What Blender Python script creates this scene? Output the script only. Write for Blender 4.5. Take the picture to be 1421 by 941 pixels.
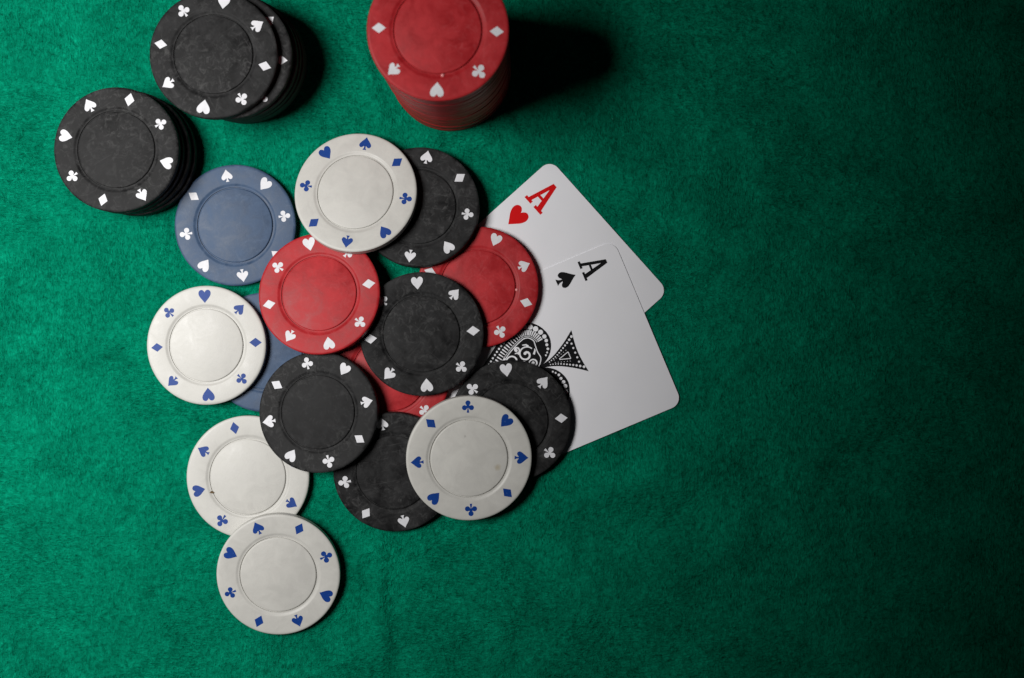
import bpy, math, random
import numpy as np
from mathutils import Vector, Matrix

# ------------------------------------------------------------------ camera, lamp, world, exposure
S = bpy.context.scene
for o in list(bpy.data.objects):
    bpy.data.objects.remove(o)
ZC = 0.45                      # camera height above the cloth
FPX = 1924.0                   # focal length in pixels of the 1421 px wide photograph
MM = 0.001
cam_d = bpy.data.cameras.new('camera')
cam = bpy.data.objects.new('camera', cam_d)
S.collection.objects.link(cam)
cam.location = (0, 0, ZC)
cam_d.sensor_width = 36.0
cam_d.lens = FPX * 36.0 / 1421.0
cam_d.clip_start = 0.01
cam_d.clip_end = 10.0
cam_d.dof.use_dof = True
cam_d.dof.focus_distance = ZC - 0.006
cam_d.dof.aperture_fstop = 13.0
S.camera = cam

W = bpy.data.worlds.new('World')
S.world = W
W.use_nodes = True
W.node_tree.nodes['Background'].inputs[0].default_value = (0.85, 0.93, 1.0, 1)
W.node_tree.nodes['Background'].inputs[1].default_value = 0.005

lamp_d = bpy.data.lights.new('desk_lamp', 'SPOT')
lamp = bpy.data.objects.new('desk_lamp', lamp_d)
S.collection.objects.link(lamp)
LP = Vector((-0.268, 0.047, 0.425))
LT = Vector((-0.251, 0.0414, 0.0))
lamp.location = LP
lamp.rotation_euler = (LT - LP).to_track_quat('-Z', 'Y').to_euler()
lamp_d.energy = 12.9
lamp_d.color = (1.0, 0.985, 0.96)
lamp_d.shadow_soft_size = 0.095
lamp_d.spot_size = math.radians(95.5)
lamp_d.spot_blend = 1.0

S.view_settings.view_transform = 'Standard'
S.view_settings.look = 'None'
S.view_settings.exposure = 0.0
S.view_settings.gamma = 1.0
S.view_settings.use_curve_mapping = False

C = S.collection
rng = random.Random(7)


def P(px, py, z=0.0):
    """place on the table seen at this point of the photograph, at height z"""
    d = ZC - z
    return ((px - 710.5) * d / FPX, (470.5 - py) * d / FPX)


# ------------------------------------------------------------------ materials
class NT:
    def __init__(self, name):
        self.m = bpy.data.materials.new(name)
        self.m.use_nodes = True
        self.t = self.m.node_tree
        self.b = self.t.nodes['Principled BSDF']

    def n(self, kind, **kw):
        nd = self.t.nodes.new(kind)
        for k, v in kw.items():
            setattr(nd, k, v)
        return nd

    def l(self, a, b):
        self.t.links.new(a, b)

    def noise(self, vec, scale, detail=4, rough=0.6, dist=0.0):
        nd = self.n('ShaderNodeTexNoise')
        nd.inputs['Scale'].default_value = scale
        nd.inputs['Detail'].default_value = detail
        nd.inputs['Roughness'].default_value = rough
        nd.inputs['Distortion'].default_value = dist
        self.l(vec, nd.inputs['Vector'])
        return nd.outputs['Fac']

    def ramp(self, fac, stops):
        nd = self.n('ShaderNodeValToRGB')
        e = nd.color_ramp.elements
        while len(e) < len(stops):
            e.new(0.5)
        for el, (p, c) in zip(e, stops):
            el.position = p
            el.color = (c, c, c, 1) if not isinstance(c, tuple) else (*c, 1)
        self.l(fac, nd.inputs['Fac'])
        return nd.outputs['Color']

    def mix(self, fac, a, b, mode='MIX'):
        nd = self.n('ShaderNodeMix', data_type='RGBA', blend_type=mode)
        ins = [i for i in nd.inputs if i.type == 'RGBA']
        for v, i in ((a, ins[0]), (b, ins[1])):
            if isinstance(v, tuple):
                i.default_value = (*v, 1)
            else:
                self.l(v, i)
        if isinstance(fac, float):
            nd.inputs[0].default_value = fac
        else:
            self.l(fac, nd.inputs[0])
        return [o for o in nd.outputs if o.type == 'RGBA'][0]

    def math(self, op, a, b):
        nd = self.n('ShaderNodeMath', operation=op)
        for v, i in ((a, nd.inputs[0]), (b, nd.inputs[1])):
            if isinstance(v, (int, float)):
                i.default_value = v
            else:
                self.l(v, i)
        return nd.outputs[0]

    def coords(self, rand=True):
        tc = self.n('ShaderNodeTexCoord')
        if not rand:
            return tc.outputs['Object']
        oi = self.n('ShaderNodeObjectInfo')
        mu = self.n('ShaderNodeVectorMath', operation='MULTIPLY_ADD')
        cb = self.n('ShaderNodeCombineXYZ')
        r = self.math('MULTIPLY', oi.outputs['Random'], 3.7)
        self.l(r, cb.inputs[0]); self.l(r, cb.inputs[1]); self.l(r, cb.inputs[2])
        ad = self.n('ShaderNodeVectorMath', operation='ADD')
        self.l(tc.outputs['Object'], ad.inputs[0])
        self.l(cb.outputs[0], ad.inputs[1])
        return ad.outputs[0]

    def stretch(self, vec, sc, rot=0.0):
        nd = self.n('ShaderNodeMapping')
        nd.inputs['Scale'].default_value = sc
        nd.inputs['Rotation'].default_value = (0, 0, rot)
        self.l(vec, nd.inputs['Vector'])
        return nd.outputs[0]

    def bump(self, h, strength, dist, prev=None):
        nd = self.n('ShaderNodeBump')
        nd.inputs['Strength'].default_value = strength
        nd.inputs['Distance'].default_value = dist
        self.l(h, nd.inputs['Height'])
        if prev is not None:
            self.l(prev, nd.inputs['Normal'])
        return nd.outputs[0]


def chip_material(name, dark, light, scuff, rough=0.42, scuff_amt=0.5, spec=0.5, stain=None):
    k = NT(name)
    v = k.coords()
    cloud = k.ramp(k.noise(v, 170, 7, 0.66, 0.6), [(0.36, 0.0), (0.66, 1.0)])
    col = k.mix(cloud, dark, light)
    # hair scratches in two directions and rubbed cloudy scuffs
    s1 = k.ramp(k.noise(k.stretch(v, (1, 22, 1), 0.5), 70, 3, 0.7), [(0.63, 0.0), (0.72, 1.0)])
    s2 = k.ramp(k.noise(k.stretch(v, (18, 1, 1), 0.35), 60, 3, 0.7), [(0.64, 0.0), (0.74, 1.0)])
    sc = k.ramp(k.noise(v, 420, 7, 0.75, 1.0), [(0.50, 0.0), (0.78, 1.0)])
    big = k.ramp(k.noise(v, 55, 3, 0.5), [(0.33, 0.15), (0.60, 1.0)])
    sc = k.math('MULTIPLY', sc, big)
    f = k.math('MULTIPLY', k.math('ADD', k.math('MULTIPLY', k.math('ADD', s1, s2), 0.28), sc), scuff_amt)
    col = k.mix(f, col, scuff)
    if stain:
        tc = k.n('ShaderNodeTexCoord')
        for (sx, sy, r, c, a) in stain:
            d = k.n('ShaderNodeVectorMath', operation='DISTANCE')
            k.l(tc.outputs['Object'], d.inputs[0])
            d.inputs[1].default_value = (sx, sy, 3.2 * MM)
            wob = k.math('ADD', d.outputs['Value'], k.math('MULTIPLY', k.noise(tc.outputs['Object'], 900, 4, 0.7), r * 1.0))
            m = k.ramp(k.math('MULTIPLY', wob, 0.5 / r), [(0.35, a), (0.75, 0.0)])
            col = k.mix(m, col, c)
    k.l(col, k.b.inputs['Base Color'])
    r = k.math('ADD', k.math('MULTIPLY', cloud, 0.16), rough - 0.06)
    r = k.math('ADD', r, k.math('MULTIPLY', f, 0.2))
    k.l(r, k.b.inputs['Roughness'])
    k.b.inputs['Specular IOR Level'].default_value = spec
    b = k.bump(k.noise(v, 1900, 4, 0.7), 0.25, 0.00006)
    b = k.bump(k.noise(v, 160, 3, 0.5), 0.35, 0.00018, b)
    k.l(b, k.b.inputs['Normal'])
    return k.m


def mark_material(name, col, worn):
    k = NT(name)
    v = k.coords()
    w = k.ramp(k.noise(v, 1500, 4, 0.7, 0.6), [(0.62, 0.0), (0.70, 0.6)])
    c2 = k.ramp(k.noise(v, 300, 3, 0.6), [(0.3, 0.86), (0.7, 1.0)])
    k.l(k.mix(w, k.mix(1.0, col, c2, 'MULTIPLY'), worn), k.b.inputs['Base Color'])
    k.b.inputs['Roughness'].default_value = 0.48
    k.b.inputs['Specular IOR Level'].default_value = 0.25
    k.l(k.bump(k.noise(v, 1500, 4, 0.7), 0.25, 0.00006), k.b.inputs['Normal'])
    return k.m


M = {}
M['black'] = chip_material('black_plastic', (0.006, 0.006, 0.0065), (0.030, 0.030, 0.031), (0.16, 0.16, 0.16), 0.56, 0.55, 0.11)
M['red'] = chip_material('red_plastic', (0.34, 0.011, 0.015), (0.49, 0.027, 0.033), (0.62, 0.15, 0.16), 0.46, 0.28, 0.2)
M['blue'] = chip_material('slate_blue_plastic', (0.036, 0.066, 0.125), (0.062, 0.104, 0.185), (0.20, 0.25, 0.34), 0.48, 0.4, 0.25)
M['white'] = chip_material('ivory_plastic', (0.54, 0.53, 0.50), (0.60, 0.59, 0.555), (0.46, 0.45, 0.42), 0.42, 0.22, 0.35)
M['white_stained'] = chip_material('stained_ivory_plastic', (0.54, 0.53, 0.50), (0.60, 0.59, 0.555), (0.46, 0.45, 0.42), 0.42, 0.22, 0.35,
                                   stain=[(3.2 * MM, 8.8 * MM, 1.3 * MM, (0.40, 0.33, 0.20), 0.55),
                                          (-7 * MM, -1 * MM, 0.5 * MM, (0.25, 0.24, 0.22), 0.5)])
M['mark_white'] = mark_material('white_print', (0.78, 0.78, 0.82), (0.30, 0.30, 0.31))
M['mark_blue'] = mark_material('blue_print', (0.0, 0.042, 0.26), (0.08, 0.16, 0.38))

k = NT('felt')
v = k.coords(False)
# fibre clumps: lumpy at 1-2 mm with streaks lying in changing directions
lump = k.noise(v, 560, 5, 0.62, 0.6)
st1 = k.noise(k.stretch(v, (1, 2.6, 1), 0.25), 690, 4, 0.62, 0.7)
st2 = k.noise(k.stretch(v, (2.6, 1, 1), 0.35), 690, 4, 0.62, 0.7)
sel = k.ramp(k.noise(v, 16, 2, 0.5), [(0.42, 0.0), (0.58, 1.0)])
strk = k.mix(sel, st1, st2)
tone = k.math('ADD', k.math('MULTIPLY', lump, 0.5), k.math('MULTIPLY', strk, 0.5))
col = k.ramp(tone, [(0.34, (0.0005, 0.098, 0.051)), (0.52, (0.0010, 0.238, 0.132)), (0.68, (0.0035, 0.370, 0.212))])
patch = k.ramp(k.noise(v, 60, 4, 0.6, 0.5), [(0.28, 0.68), (0.72, 1.18)])
col = k.mix(1.0, col, patch, 'MULTIPLY')
lint = k.ramp(k.noise(v, 900, 2, 0.5), [(0.79, 0.0), (0.83, 0.5)])
col = k.mix(lint, col, (0.16, 0.38, 0.28))
k.l(col, k.b.inputs['Base Color'])
k.b.inputs['Roughness'].default_value = 1.0
k.b.inputs['Specular IOR Level'].default_value = 0.0
b = k.bump(k.noise(v, 2600, 4, 0.7), 0.5, 0.00025)
b = k.bump(tone, 1.0, 0.0019, b)
b = k.bump(k.noise(v, 75, 4, 0.6, 0.5), 0.8, 0.0030, b)
k.l(b, k.b.inputs['Normal'])
M['felt'] = k.m

k = NT('felt_fibre')
k.b.inputs['Base Color'].default_value = (0.004, 0.27, 0.155, 1)
k.b.inputs['Roughness'].default_value = 1.0
k.b.inputs['Specular IOR Level'].default_value = 0.0
M['fibre'] = k.m

k = NT('coated_card')
v = k.coords()
c = k.ramp(k.noise(v, 45, 4, 0.6), [(0.3, (0.85, 0.85, 0.895)), (0.7, (0.885, 0.885, 0.93))])
k.l(c, k.b.inputs['Base Color'])
k.b.inputs['Roughness'].default_value = 0.56
k.b.inputs['Specular IOR Level'].default_value = 1.0
b = k.bump(k.noise(v, 1600, 3, 0.6), 0.15, 0.00004)
b = k.bump(k.noise(v, 28, 2, 0.5), 0.5, 0.0009, b)
k.l(b, k.b.inputs['Normal'])
M['card'] = k.m
for nm, cc in (('ink_black', (0.006, 0.006, 0.007)), ('ink_red', (0.70, 0.004, 0.006))):
    k = NT(nm)
    k.b.inputs['Base Color'].default_value = (*cc, 1)
    k.b.inputs['Roughness'].default_value = 0.5
    k.b.inputs['Specular IOR Level'].default_value = 0.1
    M[nm] = k.m
k = NT('glint_pink_plastic')
k.b.inputs['Base Color'].default_value = (0.85, 0.30, 0.30, 1)  # specular glint on the mould nubs, painted in as a paler red
k.b.inputs['Roughness'].default_value = 0.3
M['nub'] = k.m
k = NT('dried_dirt')
k.b.inputs['Base Color'].default_value = (0.12, 0.075, 0.035, 1)
k.b.inputs['Roughness'].default_value = 0.9
M['dirt'] = k.m


# ------------------------------------------------------------------ mesh helpers
def mesh_of(name, verts, faces, mat, smooth=False):
    me = bpy.data.meshes.new(name)
    me.from_pydata(verts, [], faces)
    me.materials.append(mat)
    if smooth:
        me.shade_smooth()
    me.update()
    return me


def obj(name, me, parent=None):
    o = bpy.data.objects.new(name, me)
    C.objects.link(o)
    if parent is not None:
        o.parent = parent
    return o


def lathe(name, prof, mat, seg=128, sharp=0.6):
    """profile [(r,z)...] from the axis round and back to the axis"""
    V, F = [], []
    rows = []
    for r, z in prof:
        if r < 1e-9:
            rows.append([len(V)]); V.append((0, 0, z))
        else:
            rows.append(list(range(len(V), len(V) + seg)))
            V += [(r * math.cos(2 * math.pi * i / seg), r * math.sin(2 * math.pi * i / seg), z) for i in range(seg)]
    for a, b in zip(rows[:-1], rows[1:]):
        for i in range(seg):
            j = (i + 1) % seg
            if len(a) == 1:
                F.append((a[0], b[i], b[j]))
            elif len(b) == 1:
                F.append((a[i], b[0], a[j]))
            else:
                F.append((a[i], b[i], b[j], a[j]))
    me = mesh_of(name, V, F, mat, True)
    try:
        me.set_sharp_from_angle(angle=sharp)
    except Exception:
        pass
    return me


def slab(name, outline, z0, z1, mat):
    """flat outline (counter-clockwise) with a little thickness"""
    n = len(outline)
    V = [(x, y, z1) for x, y in outline] + [(x, y, z0) for x, y in outline]
    F = [tuple(range(n))] + [(i, i + n, (i + 1) % n + n, (i + 1) % n) for i in range(n)]
    return mesh_of(name, V, F, mat)


def ccw(p):
    a = sum(p[i][0] * p[(i + 1) % len(p)][1] - p[(i + 1) % len(p)][0] * p[i][1] for i in range(len(p)))
    return p if a > 0 else p[::-1]


def smooth_path(pts, sub=8, closed=False):
    out = []
    n = len(pts)
    rngi = range(n) if closed else range(n - 1)
    for i in rngi:
        g = (lambda j: pts[j % n]) if closed else (lambda j: pts[min(max(j, 0), n - 1)])
        p0, p1, p2, p3 = g(i - 1), g(i), g(i + 1), g(i + 2)
        for s in range(sub):
            t = s / sub
            out.append(tuple(0.5 * ((2 * p1[a]) + (-p0[a] + p2[a]) * t + (2 * p0[a] - 5 * p1[a] + 4 * p2[a] - p3[a]) * t * t
                                    + (-p0[a] + 3 * p1[a] - 3 * p2[a] + p3[a]) * t ** 3) for a in (0, 1)))
    if not closed:
        out.append(pts[-1])
    return out


# suit outlines, height about 1, centred, up = +y
def heart_shape(w=1.0):
    half = smooth_path([(0, 0.30), (0.06, 0.40), (0.16, 0.485), (0.28, 0.50), (0.41, 0.43), (0.475, 0.29), (0.46, 0.12),
                        (0.36, -0.08), (0.19, -0.29), (0.0, -0.52)], 5)
    return ccw([(x * w, y) for x, y in half] + [(-x * w, y) for x, y in half[-2:0:-1]])


def spade_shape(w=1.0, stem=1.0):
    half = smooth_path([(0, 0.54), (0.13, 0.36), (0.33, 0.13), (0.45, -0.05), (0.455, -0.20), (0.36, -0.31), (0.22, -0.30),
                        (0.10, -0.21), (0.055, -0.20)], 5)
    half += [(0.07 * stem, -0.36), (0.15 * stem, -0.50)]
    return ccw([(x * w, y) for x, y in half] + [(-x * w, y) for x, y in half[::-1][:-1]])


def diamond_shape():
    return ccw([(0, 0.50), (0.13, 0.27), (0.38, 0.0), (0.13, -0.27), (0, -0.50), (-0.13, -0.27), (-0.38, 0.0), (-0.13, 0.27)]) \
        if False else ccw([(0, 0.50), (0.37, 0.0), (0, -0.50), (-0.37, 0.0)])


def club_shape():
    circ = [((0, 0.28), 0.20), ((0.27, -0.10), 0.20), ((-0.27, -0.10), 0.20), ((0, 0.0), 0.13)]
    out = []
    for i in range(144):
        a = 2 * math.pi * (i + 0.5) / 144
        d = (math.sin(a), math.cos(a))
        best = 0.05
        for (cx, cy), r in circ:
            b = d[0] * cx + d[1] * cy
            disc = b * b - (cx * cx + cy * cy - r * r)
            if disc > 0:
                best = max(best, b + math.sqrt(disc))
        if d[1] < -0.5:                       # stem
            t = 0.50 / -d[1]
            if abs(d[0] * t) < 0.10:
                best = max(best, t)
        out.append((d[0] * best, d[1] * best))
    return ccw(out)


SUITS = {'heart': heart_shape(), 'spade': spade_shape(), 'diamond': diamond_shape(), 'club': club_shape()}

# ------------------------------------------------------------------ poker chip
R = 19.5 * MM
T = 3.3 * MM
EPS = 0.02 * MM


def chip_profiles():
    m = MM
    top = [(0.0, 2.55), (0.611 * 19.5, 2.55), (0.628 * 19.5, 2.55), (0.631 * 19.5, 2.94), (0.648 * 19.5, 2.96), (0.662 * 19.5, 3.05),
           (0.674 * 19.5, 3.18), (0.688 * 19.5, 3.27), (0.70 * 19.5, 3.3), (0.955 * 19.5, 3.3), (0.978 * 19.5, 3.27),
           (0.992 * 19.5, 3.16), (19.5, 2.98), (19.5, 1.65)]
    full = [(r * m, z * m) for r, z in top]
    bot = [(r * m, (3.3 - z) * m) for r, z in top[:-1]][::-1]
    return (full + bot)[::-1]


def disc_profile():
    pts = [(0.0, 2.57), (0.612 * 19.5, 2.57), (0.612 * 19.5, 3.0), (0.607 * 19.5, 3.1), (0.597 * 19.5, 3.14), (0.0, 3.14)]
    return [(r * MM, z * MM) for r, z in pts]


BODY, DISC, MARK = {}, {}, {}


def get_body(kind):
    if kind not in BODY:
        BODY[kind] = lathe('chip_body', chip_profiles(), M[kind])
        DISC[kind] = lathe('center_disc', disc_profile(), M[kind], 96)
    return BODY[kind], DISC[kind]


MS = 4.0 * MM


def get_mark(suit, mat):
    if (suit, mat) not in MARK:
        MARK[(suit, mat)] = slab(suit + '_mark', [(x * MS, y * MS) for x, y in SUITS[suit]], -0.01 * MM, 0.018 * MM, M[mat])
    return MARK[(suit, mat)]


NUB = None


def make_chip(name, kind, loc, rot, start, label, group, reverse=False, marks=True, scale=1.0, nub=None, category='poker chip'):
    global NUB
    e = bpy.data.objects.new(name, None)
    e.empty_display_size = 0.01
    C.objects.link(e)
    e.location = loc
    e.rotation_euler = (rot @ Matrix.Rotation(-math.radians(start), 3, 'Z')).to_euler()
    e.scale = (scale, scale, 1)
    e['label'] = label
    e['category'] = category
    if group:
        e['group'] = group
    body, disc = get_body(kind)
    obj('body', body, e)
    if marks:
        obj('center_disc', disc, e)
        mm = 'mark_blue' if kind.startswith('white') else 'mark_white'
        seq = ['spade', 'diamond', 'club', 'heart']
        if reverse:
            seq = ['spade', 'heart', 'club', 'diamond']
        for i in range(8):
            a = math.radians(45 * i + rng.uniform(-1.6, 1.6))
            rr = R * (0.832 + rng.uniform(-0.008, 0.008))
            mk = obj(seq[i % 4] + '_mark', get_mark(seq[i % 4], mm), e)
            mk.location = (math.sin(a) * rr, math.cos(a) * rr, T)
            mk.rotation_euler = (0, 0, -a + rng.uniform(-0.06, 0.06))
            s = rng.uniform(0.95, 1.05)
            mk.scale = (s, s, 1)
        if nub is not None:
            if NUB is None:
                NUB = lathe('mould_nub', [(0.5 * MM, -0.1 * MM), (0.45 * MM, 0.10 * MM), (0.30 * MM, 0.24 * MM), (0.0, 0.30 * MM)], M['nub'], 16)
            n = obj('mould_nub', NUB, e)
            a = math.radians(nub - start)
            n.location = (math.sin(a) * R * 0.64, math.cos(a) * R * 0.64, 3.05 * MM)
    return e


# ------------------------------------------------------------------ the felt: one large soft cloth
def hnoise(X, Y, cell, seed):
    r = np.random.RandomState(seed)
    G = r.rand(256, 256)
    x = X / cell + 100.37; y = Y / cell + 100.71
    xi = np.floor(x).astype(int); yi = np.floor(y).astype(int)
    fx = x - xi; fy = y - yi
    fx = fx * fx * (3 - 2 * fx); fy = fy * fy * (3 - 2 * fy)
    g = lambda a, b: G[a % 256, b % 256]
    return (g(xi, yi) * (1 - fx) * (1 - fy) + g(xi + 1, yi) * fx * (1 - fy) + g(xi, yi + 1) * (1 - fx) * fy + g(xi + 1, yi + 1) * fx * fy)


FOLDS = [  # soft folds: (px,py) to (px,py), half width mm, height mm
    ((528, 740), (520, 960), 3.0, 0.50), ((700, 168), (745, 212), 1.6, 0.40), ((668, 178), (690, 205), 1.3, 0.34),
    ((590, 705), (470, 800), 3.5, 0.35), ((760, 705), (1010, 630), 7.0, 0.75), ((500, 60), (540, 180), 3.2, 0.45),
    ((452, 130), (505, 200), 3.0, 0.40), ((60, 730), (230, 700), 7.0, 0.45), ((905, 250), (1080, 330), 8.0, 0.35),
    ((120, 350), (180, 460), 4.0, 0.3), ((600, 880), (900, 800), 9.0, 0.45), ((1080, 560), (1120, 760), 9.0, 0.5)]


PRESS = [(740, 420, 30), (830, 480, 24), (850, 400, 14), (780, 300, 14), (770, 560, 20), (890, 540, 12), (880, 410, 9)] + \
    [(x, y, 19.5) for x, y in ((327, 313), (368, 489), (540, 519), (343, 660), (287, 480), (665, 398), (711, 583), (590, 463), (544, 656), (441, 572),
                               (443, 408), (581, 287), (493, 267), (651, 635), (385, 797), (187, 214), (175, 211), (335, 84), (622, 102))]


def felt_height(X, Y):
    h = -0.65 * MM * hnoise(X, Y, 0.021, 1) - 0.36 * MM * hnoise(X, Y, 0.009, 2) - 0.50 * MM * hnoise(X, Y, 0.055, 3)
    f = np.zeros_like(X)
    for (a, b, w, hh) in FOLDS:
        ax, ay = P(*a); bx, by = P(*b)
        dx, dy = bx - ax, by - ay
        L2 = dx * dx + dy * dy
        t = np.clip(((X - ax) * dx + (Y - ay) * dy) / L2, 0, 1)
        wob = (hnoise(X, Y, 0.012, 5) - 0.5) * 0.004
        d = np.hypot(X - ax - t * dx, Y - ay - t * dy) + wob
        fall = np.sin(np.pi * np.clip(t * 0.9 + 0.05, 0, 1)) ** 0.5
        f = np.maximum(f, hh * MM * np.exp(-(d / (w * MM)) ** 2) * fall)
    h = h + 0.75 * MM + f * 3.6 - 0.6 * MM
    # the things lying on the cloth press it flat
    press = np.zeros_like(X)
    for (px, py, rad) in PRESS:
        cx, cy = P(px, py)
        d = np.hypot(X - cx, Y - cy) - rad * MM
        press = np.maximum(press, np.clip(1 - d / (5 * MM), 0, 1))
    press = press * press * (3 - 2 * press)
    return h * (1 - press) - 0.10 * MM * press


def settle_cloth(h):
    return h


def build_felt():
    x = np.concatenate([np.linspace(-0.62, -0.19, 30)[:-1], np.linspace(-0.19, 0.19, 340), np.linspace(0.19, 0.62, 30)[1:]])
    y = np.concatenate([np.linspace(-0.5, -0.13, 26)[:-1], np.linspace(-0.13, 0.13, 240), np.linspace(0.13, 0.5, 26)[1:]])
    X, Y = np.meshgrid(x, y)
    Z = settle_cloth(felt_height(X, Y))
    n, m = len(x), len(y)
    V = np.stack([X.ravel(), Y.ravel(), Z.ravel()], 1).tolist()
    F = [(j * n + i, j * n + i + 1, (j + 1) * n + i + 1, (j + 1) * n + i) for j in range(m - 1) for i in range(n - 1)]
    o = obj('felt_cloth', mesh_of('felt_cloth', V, F, M['felt'], True))
    o['kind'] = 'structure'
    o['label'] = 'dark green felt cloth covering the table under the chips and cards'
    return o


build_felt()


def build_fibres(n=75000):
    r = np.random.RandomState(11)
    cx = r.uniform(-0.175, 0.175, n); cy = r.uniform(-0.118, 0.118, n)
    ang = hnoise(cx, cy, 0.03, 21) * 5 + r.normal(0, 0.9, n)
    L = r.uniform(0.5, 1.9, n) * MM
    cur = r.normal(0, 0.9, n)
    wd = r.uniform(0.018, 0.036, n) * MM
    lift = r.uniform(0.00, 0.22, n) * MM
    segs = 3
    V = np.zeros((n, (segs + 1) * 2, 3))
    px, py, a = cx.copy(), cy.copy(), ang.copy()
    for s in range(segs + 1):
        t = s / segs
        z = settle_cloth(felt_height(px, py)) + 0.02 * MM + lift * math.sin(math.pi * t)
        nx, ny = -np.sin(a), np.cos(a)
        V[:, 2 * s, 0] = px - nx * wd; V[:, 2 * s, 1] = py - ny * wd; V[:, 2 * s, 2] = z
        V[:, 2 * s + 1, 0] = px + nx * wd; V[:, 2 * s + 1, 1] = py + ny * wd; V[:, 2 * s + 1, 2] = z
        px = px + np.cos(a) * L / segs; py = py + np.sin(a) * L / segs; a = a + cur
    k0 = (segs + 1) * 2
    base = (np.arange(n) * k0)[:, None]
    F = []
    for s in range(segs):
        F.append(np.stack([base[:, 0] + 2 * s, base[:, 0] + 2 * s + 1, base[:, 0] + 2 * s + 3, base[:, 0] + 2 * s + 2], 1))
    F = np.concatenate(F)
    me = bpy.data.meshes.new('felt_fuzz')
    me.vertices.add(n * k0)
    me.vertices.foreach_set('co', V.reshape(-1).astype(np.float32))
    me.loops.add(F.size)
    me.loops.foreach_set('vertex_index', F.reshape(-1).astype(np.int32))
    me.polygons.add(len(F))
    me.polygons.foreach_set('loop_start', (np.arange(len(F)) * 4).astype(np.int32))
    me.polygons.foreach_set('loop_total', np.full(len(F), 4, np.int32))
    me.materials.append(M['fibre'])
    me.update(calc_edges=True)
    o = obj('felt_fuzz', me)
    o['kind'] = 'stuff'
    o['label'] = 'loose green fibres of the felt standing up from the table cloth'
    o['category'] = 'felt fuzz'


build_fibres()

# ------------------------------------------------------------------ the two cards
PX = 0.45 / FPX            # one photograph pixel on the table, in metres
CW, CH, CT = 57.4 * MM, 89.0 * MM, 0.30 * MM


def rounded(w, h, r, seg=10):
    out = []
    for cx, cy, a0 in ((w - r, h - r, 0), (r, h - r, 90), (r, r, 180), (w - r, r, 270)):
        for i in range(seg + 1):
            a = math.radians(a0 + 90 * i / seg)
            out.append((cx + r * math.cos(a), cy + r * math.sin(a)))
    return out


def card_mesh():
    """paper slab in local x 0..CW (left to right), y -CH..0 (top edge at 0), softened rim"""
    o1 = [(x, y - CH) for x, y in rounded(CW, CH, 3.6 * MM)]
    o2 = [(0.02 * MM + (x * (CW - 0.04 * MM) / CW), -0.02 * MM + y * (CH - 0.04 * MM) / CH) for x, y in o1]
    n = len(o1)
    V = [(x, y, CT) for x, y in o2] + [(x, y, CT - 0.02 * MM) for x, y in o1] + [(x, y, 0) for x, y in o1]
    F = [tuple(range(n)), tuple(range(3 * n - 1, 2 * n - 1, -1))]
    for k_ in (0, n):
        F += [(k_ + i, k_ + i + n, k_ + (i + 1) % n + n, k_ + (i + 1) % n) for i in range(n)]
    return mesh_of('card_stock', V, F, M['card'])


def strokes(name, quads, mat, z=0.0, dz=0.003 * MM):
    V, F = [], []
    for i, q in enumerate(quads):
        q = ccw(q)
        b = len(V); n = len(q)
        V += [(x, y, z + 0.006 * MM + i * dz) for x, y in q] + [(x, y, z - 0.02 * MM) for x, y in q]
        F += [tuple(range(b, b + n))] + [(b + j, b + j + n, b + (j + 1) % n + n, b + (j + 1) % n) for j in range(n)]
    return mesh_of(name, V, F, mat)


def letter_a(h, w, mat, thick=1.0, z=0.0):
    """slab serif capital A, centred, up = +y"""
    t = 0.052 * h * thick; tk = 0.135 * h * thick; sh = 0.07 * h * thick
    hb = -h / 2; ht = h / 2
    xl, xr = -w * 0.33, w * 0.30
    q = [
        [(xl - t, hb), (xl + t, hb), (0.02 * w + t * 0.4, ht), (-0.10 * w, ht)],
        [(xr - tk / 2, hb), (xr + tk / 2 + 0.01 * h, hb), (0.09 * w, ht), (-0.08 * w, ht)],
        [(xl * 0.66, -0.17 * h), (xr * 0.72, -0.17 * h), (xr * 0.60, -0.17 * h + sh), (xl * 0.52, -0.17 * h + sh)],
        [(-w / 2, hb - sh * .1), (-w * 0.13, hb - sh * .1), (-w * 0.13, hb + sh), (-w / 2, hb + sh)],
        [(w * 0.06, hb - sh * .1), (w / 2, hb - sh * .1), (w / 2, hb + sh), (w * 0.06, hb + sh)],
    ]
    return strokes('letter', q, mat, z)


def card(corner, vx, label, suit, ink, a_at, a_size, thick, s_at, s_size, z, big):
    """corner: top left corner in the photo, vx: direction of the short edge in the photo"""
    e = bpy.data.objects.new('playing_card', None)
    e.empty_display_size = 0.01
    C.objects.link(e)
    x, y = P(*corner, z + CT)
    e.location = (x, y, z)
    e.rotation_euler = (0, 0, math.atan2(-vx[1], vx[0]))
    e['label'] = label
    e['category'] = 'playing card'
    e['group'] = 'pair of aces under the chips'
    obj('card_stock', card_mesh(), e)
    for flip in (0, 1):
        def put(o, u, v_):
            xx, yy = v_ * PX, -u * PX
            if flip:
                xx, yy = CW - xx, -CH - yy
            o.location = (xx, yy, CT)
            o.rotation_euler = (0, 0, math.pi * flip)
        put(obj('index_letter', letter_a(a_size[0] * PX, a_size[1] * PX, M[ink], thick), e), *a_at)
        shp = heart_shape() if suit == 'heart' else spade_shape(1.0, 1.3)
        put(obj('index_' + suit, slab('index_' + suit, [(a * s_size[1] * PX, b * s_size[0] * PX) for a, b in shp], -0.02 * MM, 0.006 * MM, M[ink]), e), *s_at)
    big(e)
    return e


def big_heart(e):
    o = obj('center_heart', slab('center_heart', [(a * 15 * MM, b * 16 * MM) for a, b in heart_shape()], -0.02 * MM, 0.006 * MM, M['ink_red']), e)
    o.location = (CW / 2, -CH / 2, CT)


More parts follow.
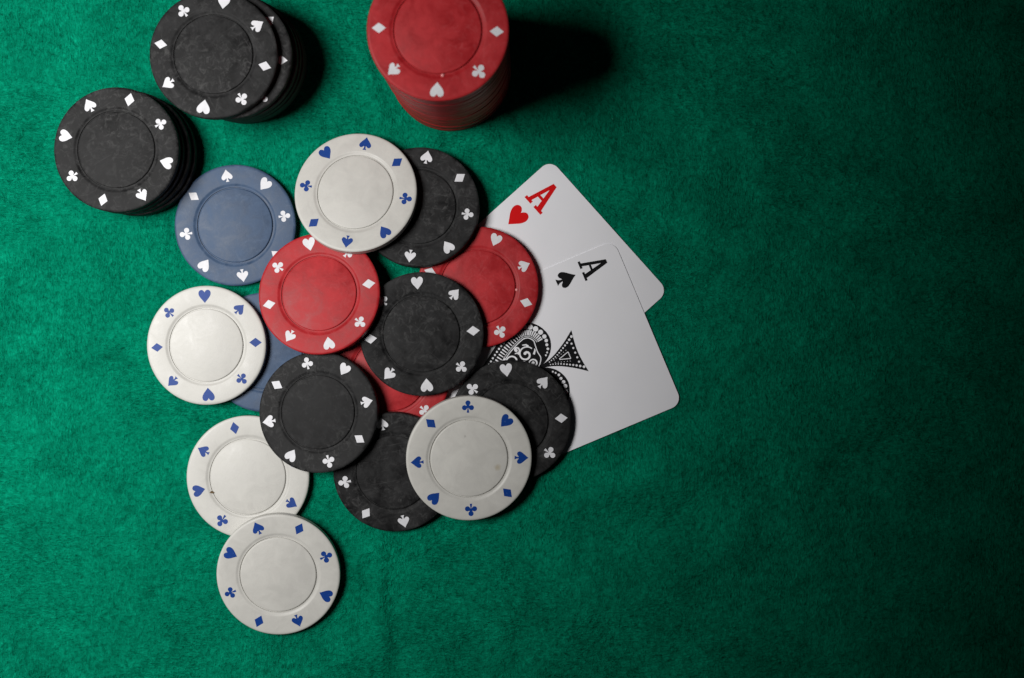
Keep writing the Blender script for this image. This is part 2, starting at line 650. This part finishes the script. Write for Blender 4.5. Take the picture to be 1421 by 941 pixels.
def circle(cx, cy, r, n=14):
    return [(cx + r * math.cos(2 * math.pi * i / n), cy + r * math.sin(2 * math.pi * i / n)) for i in range(n)]


def ribbon(pts, w):
    """polyline as a list of quads; w may be a function of 0..1"""
    L, Rr = [], []
    n = len(pts)
    for i, (x, y) in enumerate(pts):
        a = pts[max(i - 1, 0)]; b = pts[min(i + 1, n - 1)]
        dx, dy = b[0] - a[0], b[1] - a[1]
        d = math.hypot(dx, dy) or 1
        ww = (w(i / (n - 1)) if callable(w) else w) / 2
        L.append((x - dy / d * ww, y + dx / d * ww)); Rr.append((x + dy / d * ww, y - dx / d * ww))
    return L + Rr[::-1]


def big_spade(e):
    """ornate spade; coordinates in photo pixels: u along the card towards its top edge, v across"""
    half = smooth_path([(-92, 0), (-76, 8), (-60, 20), (-45, 31.5), (-30, 42.5), (-14, 53), (6, 62.5), (22, 66.5), (38, 63), (50, 52),
                        (56, 37), (54.5, 24), (48, 12.5), (38, 4.5), (30, 1.8)], 8)
    body = half + [(u, -v_) for u, v_ in half[::-1][:-1]]
    side = smooth_path([(27, 1.8), (40, 4.0), (52, 8.2), (63, 14), (75, 21.5), (88, 31)], 5)
    base = smooth_path([(88, 31), (85.5, 14), (84.6, 0), (85.5, -14), (88, -31)], 4)[1:-1]
    foot = side + base + [(u, -v_) for u, v_ in side[::-1]]
    to = lambda pts: [(v_ * PX, u * PX) for u, v_ in pts]      # local x = v, local y = u
    em = obj('spade_emblem', strokes('spade_emblem', [to(body), to(foot)], M['ink_black'], 0, 0.004 * MM), e)
    em.location = (CW / 2, -CH / 2, CT)
    white = []
    # arc length walk along the half outline
    hp = np.array(half); seg = np.hypot(*(np.diff(hp, axis=0).T)); cum = np.concatenate([[0], np.cumsum(seg)])

    def at(s, off):
        s = min(max(s, 0), cum[-1] - 1e-6)
        i = int(np.searchsorted(cum, s, 'right') - 1)
        t = (s - cum[i]) / seg[i]
        p = hp[i] * (1 - t) + hp[i + 1] * t
        s0 = max(s - 3, 0); s1 = min(s + 3, cum[-1])
        q0 = np.array([np.interp(s0, cum, hp[:, 0]), np.interp(s0, cum, hp[:, 1])])
        q1 = np.array([np.interp(s1, cum, hp[:, 0]), np.interp(s1, cum, hp[:, 1])])
        d = (q1 - q0) / np.hypot(*(q1 - q0))
        return p + np.array([d[1], -d[0]]) * off, np.array([d[1], -d[0]])
    both = lambda pts: (pts, [(u, -v_) for u, v_ in pts])
    tot = cum[-1]
    s = 16.0
    while s < tot - 16:
        f = s / tot
        r = 1.5 + 2.3 * math.exp(-((f - 0.70) / 0.13) ** 2)
        if f > 0.9:
            r = 1.3
        p, _ = at(s, 5.9 if f < 0.88 else 4.2)
        for c in both([(p[0], p[1])]):
            white.append(to(circle(c[0][0], c[0][1], r)))
        s += 2 * r + 2.3
    # row of little arches, then a rim line
    s = 34.0
    while s < tot * 0.80:
        a, nn = at(s, 11.4); b_, _ = at(s, 17.6)
        tt = np.array([-nn[1], nn[0]])
        for c in both([tuple(a - nn * 0.6), tuple(b_)]):
            white.append(to(ribbon(c, lambda t: 2.0 - 0.9 * t)))
            white.append(to(circle(c[0][0], c[0][1], 1.05, 8)))
        s += 4.5
    rim = [tuple(at(x, 21.2)[0]) for x in np.linspace(46, tot * 0.76, 60)]
    rim += smooth_path([rim[-1], (33, 22), (34, 12), (29, 4), (24, 0.4)], 6)[1:]
    for c in both(rim):
        white.append(to(ribbon(c, 1.3)))
    rim = [tuple(at(x, 18.9)[0]) for x in np.linspace(38, tot * 0.80, 60)]
    for c in both(rim):
        white.append(to(ribbon(c, 0.7)))

    def spiral(cu, cv, r0, a0, turns, w, direc=1):
        n = 34
        pts = []
        for i in range(n):
            t = i / (n - 1)
            a = a0 + direc * turns * 2 * math.pi * t
            r = r0 * (1 - 0.82 * t)
            pts.append((cu + r * math.cos(a), cv + r * math.sin(a)))
        return ribbon(pts, lambda t: w * (0.65 + 0.6 * t)), pts[-1]
    for (cu, cv, r0, a0, tn, dr) in ((17, 24, 11.5, 0.4, 1.25, 1), (-4, 22, 10, 3.6, 1.15, -1), (22, 8.5, 6.5, 2.6, 1.1, -1), (3, 7.5, 7, 5.2, 1.2, 1),
                                     (-22, 14, 9.5, 1.6, 1.2, 1), (-38, 7, 7, 0.3, 1.1, -1), (7, 35, 5.0, 4.6, 0.9, 1)):
        for m_ in (1, -1):
            q, endp = spiral(cu, cv * m_, r0, a0 * m_, tn, 2.5, dr * m_)
            white.append(to(q))
            white.append(to(circle(endp[0], endp[1], 2.1)))
    for (a, b_) in (((12, 13), (6, 17)), ((27, 20), (31, 27)), ((24, 33), (17, 38)), ((-12, 30), (-18, 26)), ((8, 28), (3, 31)), ((-14, 14), (-9, 10))):
        for c in both([a, ((a[0] + b_[0]) / 2 + 1.5, (a[1] + b_[1]) / 2 + 1), b_]):
            white.append(to(ribbon(c, lambda t: 3.0 * (1 - 0.6 * t))))
    # foot: dots along the flared edges and the base, nested triangles inside
    sp = np.array(side); sg = np.hypot(*(np.diff(sp, axis=0).T)); cm = np.concatenate([[0], np.cumsum(sg)])
    s = 14.0
    while s < cm[-1] - 7:
        u = np.interp(s, cm, sp[:, 0]); v_ = np.interp(s, cm, sp[:, 1])
        r = 0.75 + 1.5 * (s / cm[-1]) ** 2
        for c in both([(u + 1.2 + r, v_ - 1.5 - r)]):
            white.append(to(circle(c[0][0], c[0][1], r, 10)))
        s += 2 * r + 1.9
    for v_ in (-13.5, -7, 0, 7, 13.5):
        white.append(to(circle(80.8, v_, 1.45, 10)))
    for (u0, u1, w0, w1, wd) in ((57, 72, 0.4, 5.0, 1.1),):
        tri = [(u0, w0), (u1, w1)]
        for c in both(tri):
            white.append(to(ribbon(c, wd)))
        white.append(to(ribbon([(u1, -w1), (u1, w1)], wd)))
    for i in range(6):
        u = 50 + i * 4.0
        vv = (u - 44) * 0.34
        for c in both([(u, vv)]):
            white.append(to(circle(c[0][0], c[0][1] * 0.92, 0.55, 6)))
    # ink-free paper showing through the black print
    V, F = [], []
    for i, q in enumerate(white):
        q = ccw(q)
        b = len(V)
        zz = 0.016 * MM + (i % 23) * 0.0006 * MM
        V += [(x, y, zz) for x, y in q]
        F.append(tuple(range(b, b + len(q))))
    orn = obj('ornament', mesh_of('ornament', V, F, M['card']), em)


UH = (0.667, 0.745)
card((763.8, 221.3), UH, 'white ace of hearts with a red letter A, lying beneath the ace of spades', 'heart', 'ink_red',
     (40.2, 31.5), (42, 33), 1.35, (88.5, 28.0), (29, 28), 0.0, big_heart)
card((851.8, 333.7), (0.387, 0.922), 'white ace of spades with ornate black spade, lying over the ace of hearts', 'spade', 'ink_black',
     (39, 22.5), (37.5, 28.5), 1.15, (82.0, 23.5), (27.5, 24.5), CT + 0.02 * MM, big_spade)


def card_poly(corner, vx, z):
    c0 = Vector(P(*corner, z + CT))
    d = Vector((vx[0], -vx[1])).normalized()
    n = Vector((d.y, -d.x))            # towards the card's bottom edge
    return c0, d, n


CARDS = [(card_poly((763.8, 221.3), UH, 0), CT), (card_poly((851.8, 333.7), (0.387, 0.922), CT), 2 * CT + 0.02 * MM)]

# ------------------------------------------------------------------ loose chips, let down one on another
# name, kind, centre in photo, px radius seen, angle of a spade clockwise from up, extras
LOOSE = [
    ('a', 'blue', 326.2, 312.6, 84, -9, 'slate blue poker chip lying flat beside the left black stack', dict(reverse=True)),
    ('c', 'blue', 368, 489, 83, 42, 'slate blue poker chip mostly hidden under the leftmost white chip', dict(reverse=True)),
    ('h', 'red', 541, 519, 84, 46, 'red poker chip at the bottom of the pile, showing only slivers between black chips', {}),
    ('k', 'white', 343.8, 662, 85, -59, 'white poker chip partly under a black chip and the lowest white chip', {}),
    ('b', 'white', 286.2, 479.2, 81.5, 43, 'leftmost white poker chip, with pale blue marks, tilted on a blue chip', {}),
    ('g', 'red', 663.3, 398.4, 84, 64, 'red poker chip lying on the aces, just under the red heart index', dict(nub=94)),
    ('n', 'black', 708.8, 584, 84.3, 41, 'black poker chip lying on the ornate spade of the ace', {}),
    ('f', 'black', 585, 463.5, 86, 40, 'scuffed black poker chip in the middle of the pile between the two red chips', {}),
    ('m', 'black', 546.5, 656, 84, -11, 'black poker chip at the bottom of the pile, partly under a white chip', {}),
    ('e', 'black', 441, 572, 84, 78, 'scuffed black poker chip directly below the uppermost red chip', {}),
    ('d', 'red', 442.6, 407.3, 85, 34, 'red poker chip fully in view left of centre, overlapping both blue chips', {}),
    ('i', 'black', 581, 287, 84, 10, 'black poker chip partly under the topmost white chip, overlapping a red chip', {}),
    ('j', 'white', 493.1, 266.5, 85.5, 9, 'white poker chip highest in the picture, overlapping a red and a black chip', {}),
    ('o', 'white_stained', 651, 636.5, 87.6, 88, 'white poker chip with a faint tan stain, resting on two black chips', {}),
    ('l', 'white', 386.1, 797.8, 85.2, -21, 'lowest white poker chip, resting on the edge of another white chip', {}),
]
placed = []     # (cx, cy, radius, a, b, c) top plane z = a x + b y + c


def support_height(X, Y):
    H = np.zeros_like(X)
    for (c0, d, n), ztop in CARDS:
        u = (X - c0.x) * d.x + (Y - c0.y) * d.y
        v_ = (X - c0.x) * n.x + (Y - c0.y) * n.y
        inside = (u > 0) & (u < CW) & (v_ > 0) & (v_ < CH)
        H = np.where(inside, np.maximum(H, ztop), H)
    for (cx, cy, r, a, b_, c) in placed:
        inside = (X - cx) ** 2 + (Y - cy) ** 2 < (r - 0.3 * MM) ** 2
        H = np.where(inside, np.maximum(H, a * X + b_ * Y + c), H)
    return H


def settle(cx, cy, r):
    """lowest resting plane of a disc over what lies beneath (three-point contact)"""
    g = np.linspace(-1, 1, 61)
    GX, GY = np.meshgrid(g, g)
    m = GX ** 2 + GY ** 2 <= 1
    th = np.linspace(0, 2 * np.pi, 180, endpoint=False)
    X = np.concatenate([GX[m] * r, np.cos(th) * r]) ; Y = np.concatenate([GY[m] * r, np.sin(th) * r])
    H = support_height(X + cx, Y + cy)
    act = list(np.argsort(H)[-1:]) + [int(np.argmin((X - r * math.cos(t)) ** 2 + (Y - r * math.sin(t)) ** 2)) for t in (0.1, 2.2, 4.3)]
    plane = None
    for it in range(60):
        best = None
        n = len(act)
        for i in range(n):
            for j in range(i + 1, n):
                for k_ in range(j + 1, n):
                    idx = [act[i], act[j], act[k_]]
                    A = np.array([[X[q], Y[q], 1] for q in idx])
                    if abs(np.linalg.det(A)) < 1e-9:
                        continue
                    w = np.linalg.solve(A.T, np.array([0, 0, 1.0]))
                    if (w < -1e-9).any():
                        continue
                    p = np.linalg.solve(A, H[idx])
                    if all(p[0] * X[q] + p[1] * Y[q] + p[2] >= H[q] - 1e-8 for q in act):
                        if best is None or p[2] < best[0][2]:
                            best = (p, idx)
        if best is None:
            break
        plane = best[0]
        viol = H - (plane[0] * X + plane[1] * Y + plane[2])
        q = int(np.argmax(viol))
        if viol[q] < 1e-6:
            break
        act = best[1] + [q] + act[-4:]
        act = list(dict.fromkeys(act))
    return plane


for (nm, kind, px, py, rp, st, label, extra) in LOOSE:
    ztop = T
    scale = 1.0
    for it in range(4):
        r = R * scale
        tx, ty = P(px, py, ztop)
        if it == 0:
            ox, oy = tx, ty
        a, b_, c = settle(ox, oy, r)
        c += EPS
        nrm = Vector((-a, -b_, 1)).normalized()
        ox, oy = tx - nrm.x * T, ty - nrm.y * T
        zc = c
        ztop = zc + nrm.z * T
    seen = R * FPX / (ZC - ztop)
    scale = min(max(rp / seen, 0.975), 1.025)
    zax = nrm
    rot = Vector((0, 0, 1)).rotation_difference(zax).to_matrix()
    make_chip('poker_chip', kind, (ox, oy, zc), rot, st, label, 'poker chips scattered in the pile', scale=scale, **extra)
    # top plane in world coordinates
    cz = zc + T / nrm.z
    placed.append((ox + nrm.x * T, oy + nrm.y * T, R * scale, a, b_, cz - a * ox - b_ * oy))
    print('CHIP', nm, kind, 'z %.2f' % (zc * 1000), 'tilt %.1f' % math.degrees(math.acos(min(1, nrm.z))), 'scale %.3f seen %.1f/%.1f' % (scale, seen, rp))

# a crumb of dirt stuck in the ring of one white chip
kp = placed[3]
dx, dy = P(294.5, 683.5, T)
crumb = obj('dirt_crumb', strokes('dirt_crumb', [[(-0.9 * MM, -0.15 * MM), (0.0, -0.3 * MM), (0.9 * MM, 0.0), (0.4 * MM, 0.2 * MM), (-0.3 * MM, 0.55 * MM)]], M['dirt']))
crumb.location = (dx, dy, T)
crumb['label'] = 'tiny brown crumb of dirt on the ring of a white chip'
crumb['category'] = 'crumb'

# ------------------------------------------------------------------ the three stacks
ORD = ['topmost', 'second', 'third', 'fourth', 'fifth', 'sixth', 'seventh', 'eighth', 'ninth', 'tenth', 'eleventh', 'twelfth', 'thirteenth',
       'fourteenth', 'fifteenth', 'sixteenth', 'seventeenth', 'eighteenth', 'nineteenth', 'twentieth', 'twenty-first', 'twenty-second']


def stack(kind, n, centre, start, words, group, nub=None):
    """centre(k) gives the photo point of the k-th chip counted from the top (0 = top)"""
    for k_ in range(n):
        z0 = (n - 1 - k_) * (T + EPS)
        px, py, aligned = centre(k_)
        if aligned:                       # a point on the cloth right under the stack
            x, y = P(px, py, 0)
        else:
            x, y = P(px, py, z0 + T)
        lab = ('topmost ' + words) if k_ == 0 else '%s chip from the top of the %s' % (ORD[k_], group)
        rot = Matrix.Identity(3)
        make_chip('poker_chip', kind, (x, y, z0), rot, start if k_ == 0 else (51 if k_ == 1 else rng.uniform(0, 90)), lab, 'chips of the ' + group,
                  marks=(k_ < 2), nub=nub if k_ == 0 else None)


jit = [(rng.uniform(-1, 1), rng.uniform(-1, 1)) for _ in range(60)]
# left black stack: 5 chips, upper one pushed to the left
left_pos = [(161.2, 207.6), (168, 210), (178, 211), (186, 214), (188, 215)]
stack('black', 5, lambda k_: (*left_pos[k_], False), -30, 'black poker chip of the left black stack, beside the picture edge', 'left black stack')
# upper black stack: 8 chips, the top chip pushed to the left
up_pos = [(296, 75.8), (317, 77), (325, 79), (330, 81), (335, 83), (338, 84), (339, 85), (340, 86)]
stack('black', 8, lambda k_: (*up_pos[k_], False), 57, 'black poker chip of the upper black stack, cut by the top of the picture', 'upper black stack')


def red_pos(k_):
    if k_ == 0:
        return (607.5, 41.5, False)
    t = k_ / 20
    # world position under the top chip, drifting a little down the stack
    return (622.5 + 3 * t + jit[k_][0] * 0.6, 105 - 6.5 * t + jit[k_][1] * 0.6, True)


stack('red', 21, red_pos, 47, 'red poker chip of the tall red stack, cut by the top of the picture', 'tall red stack', nub=174)
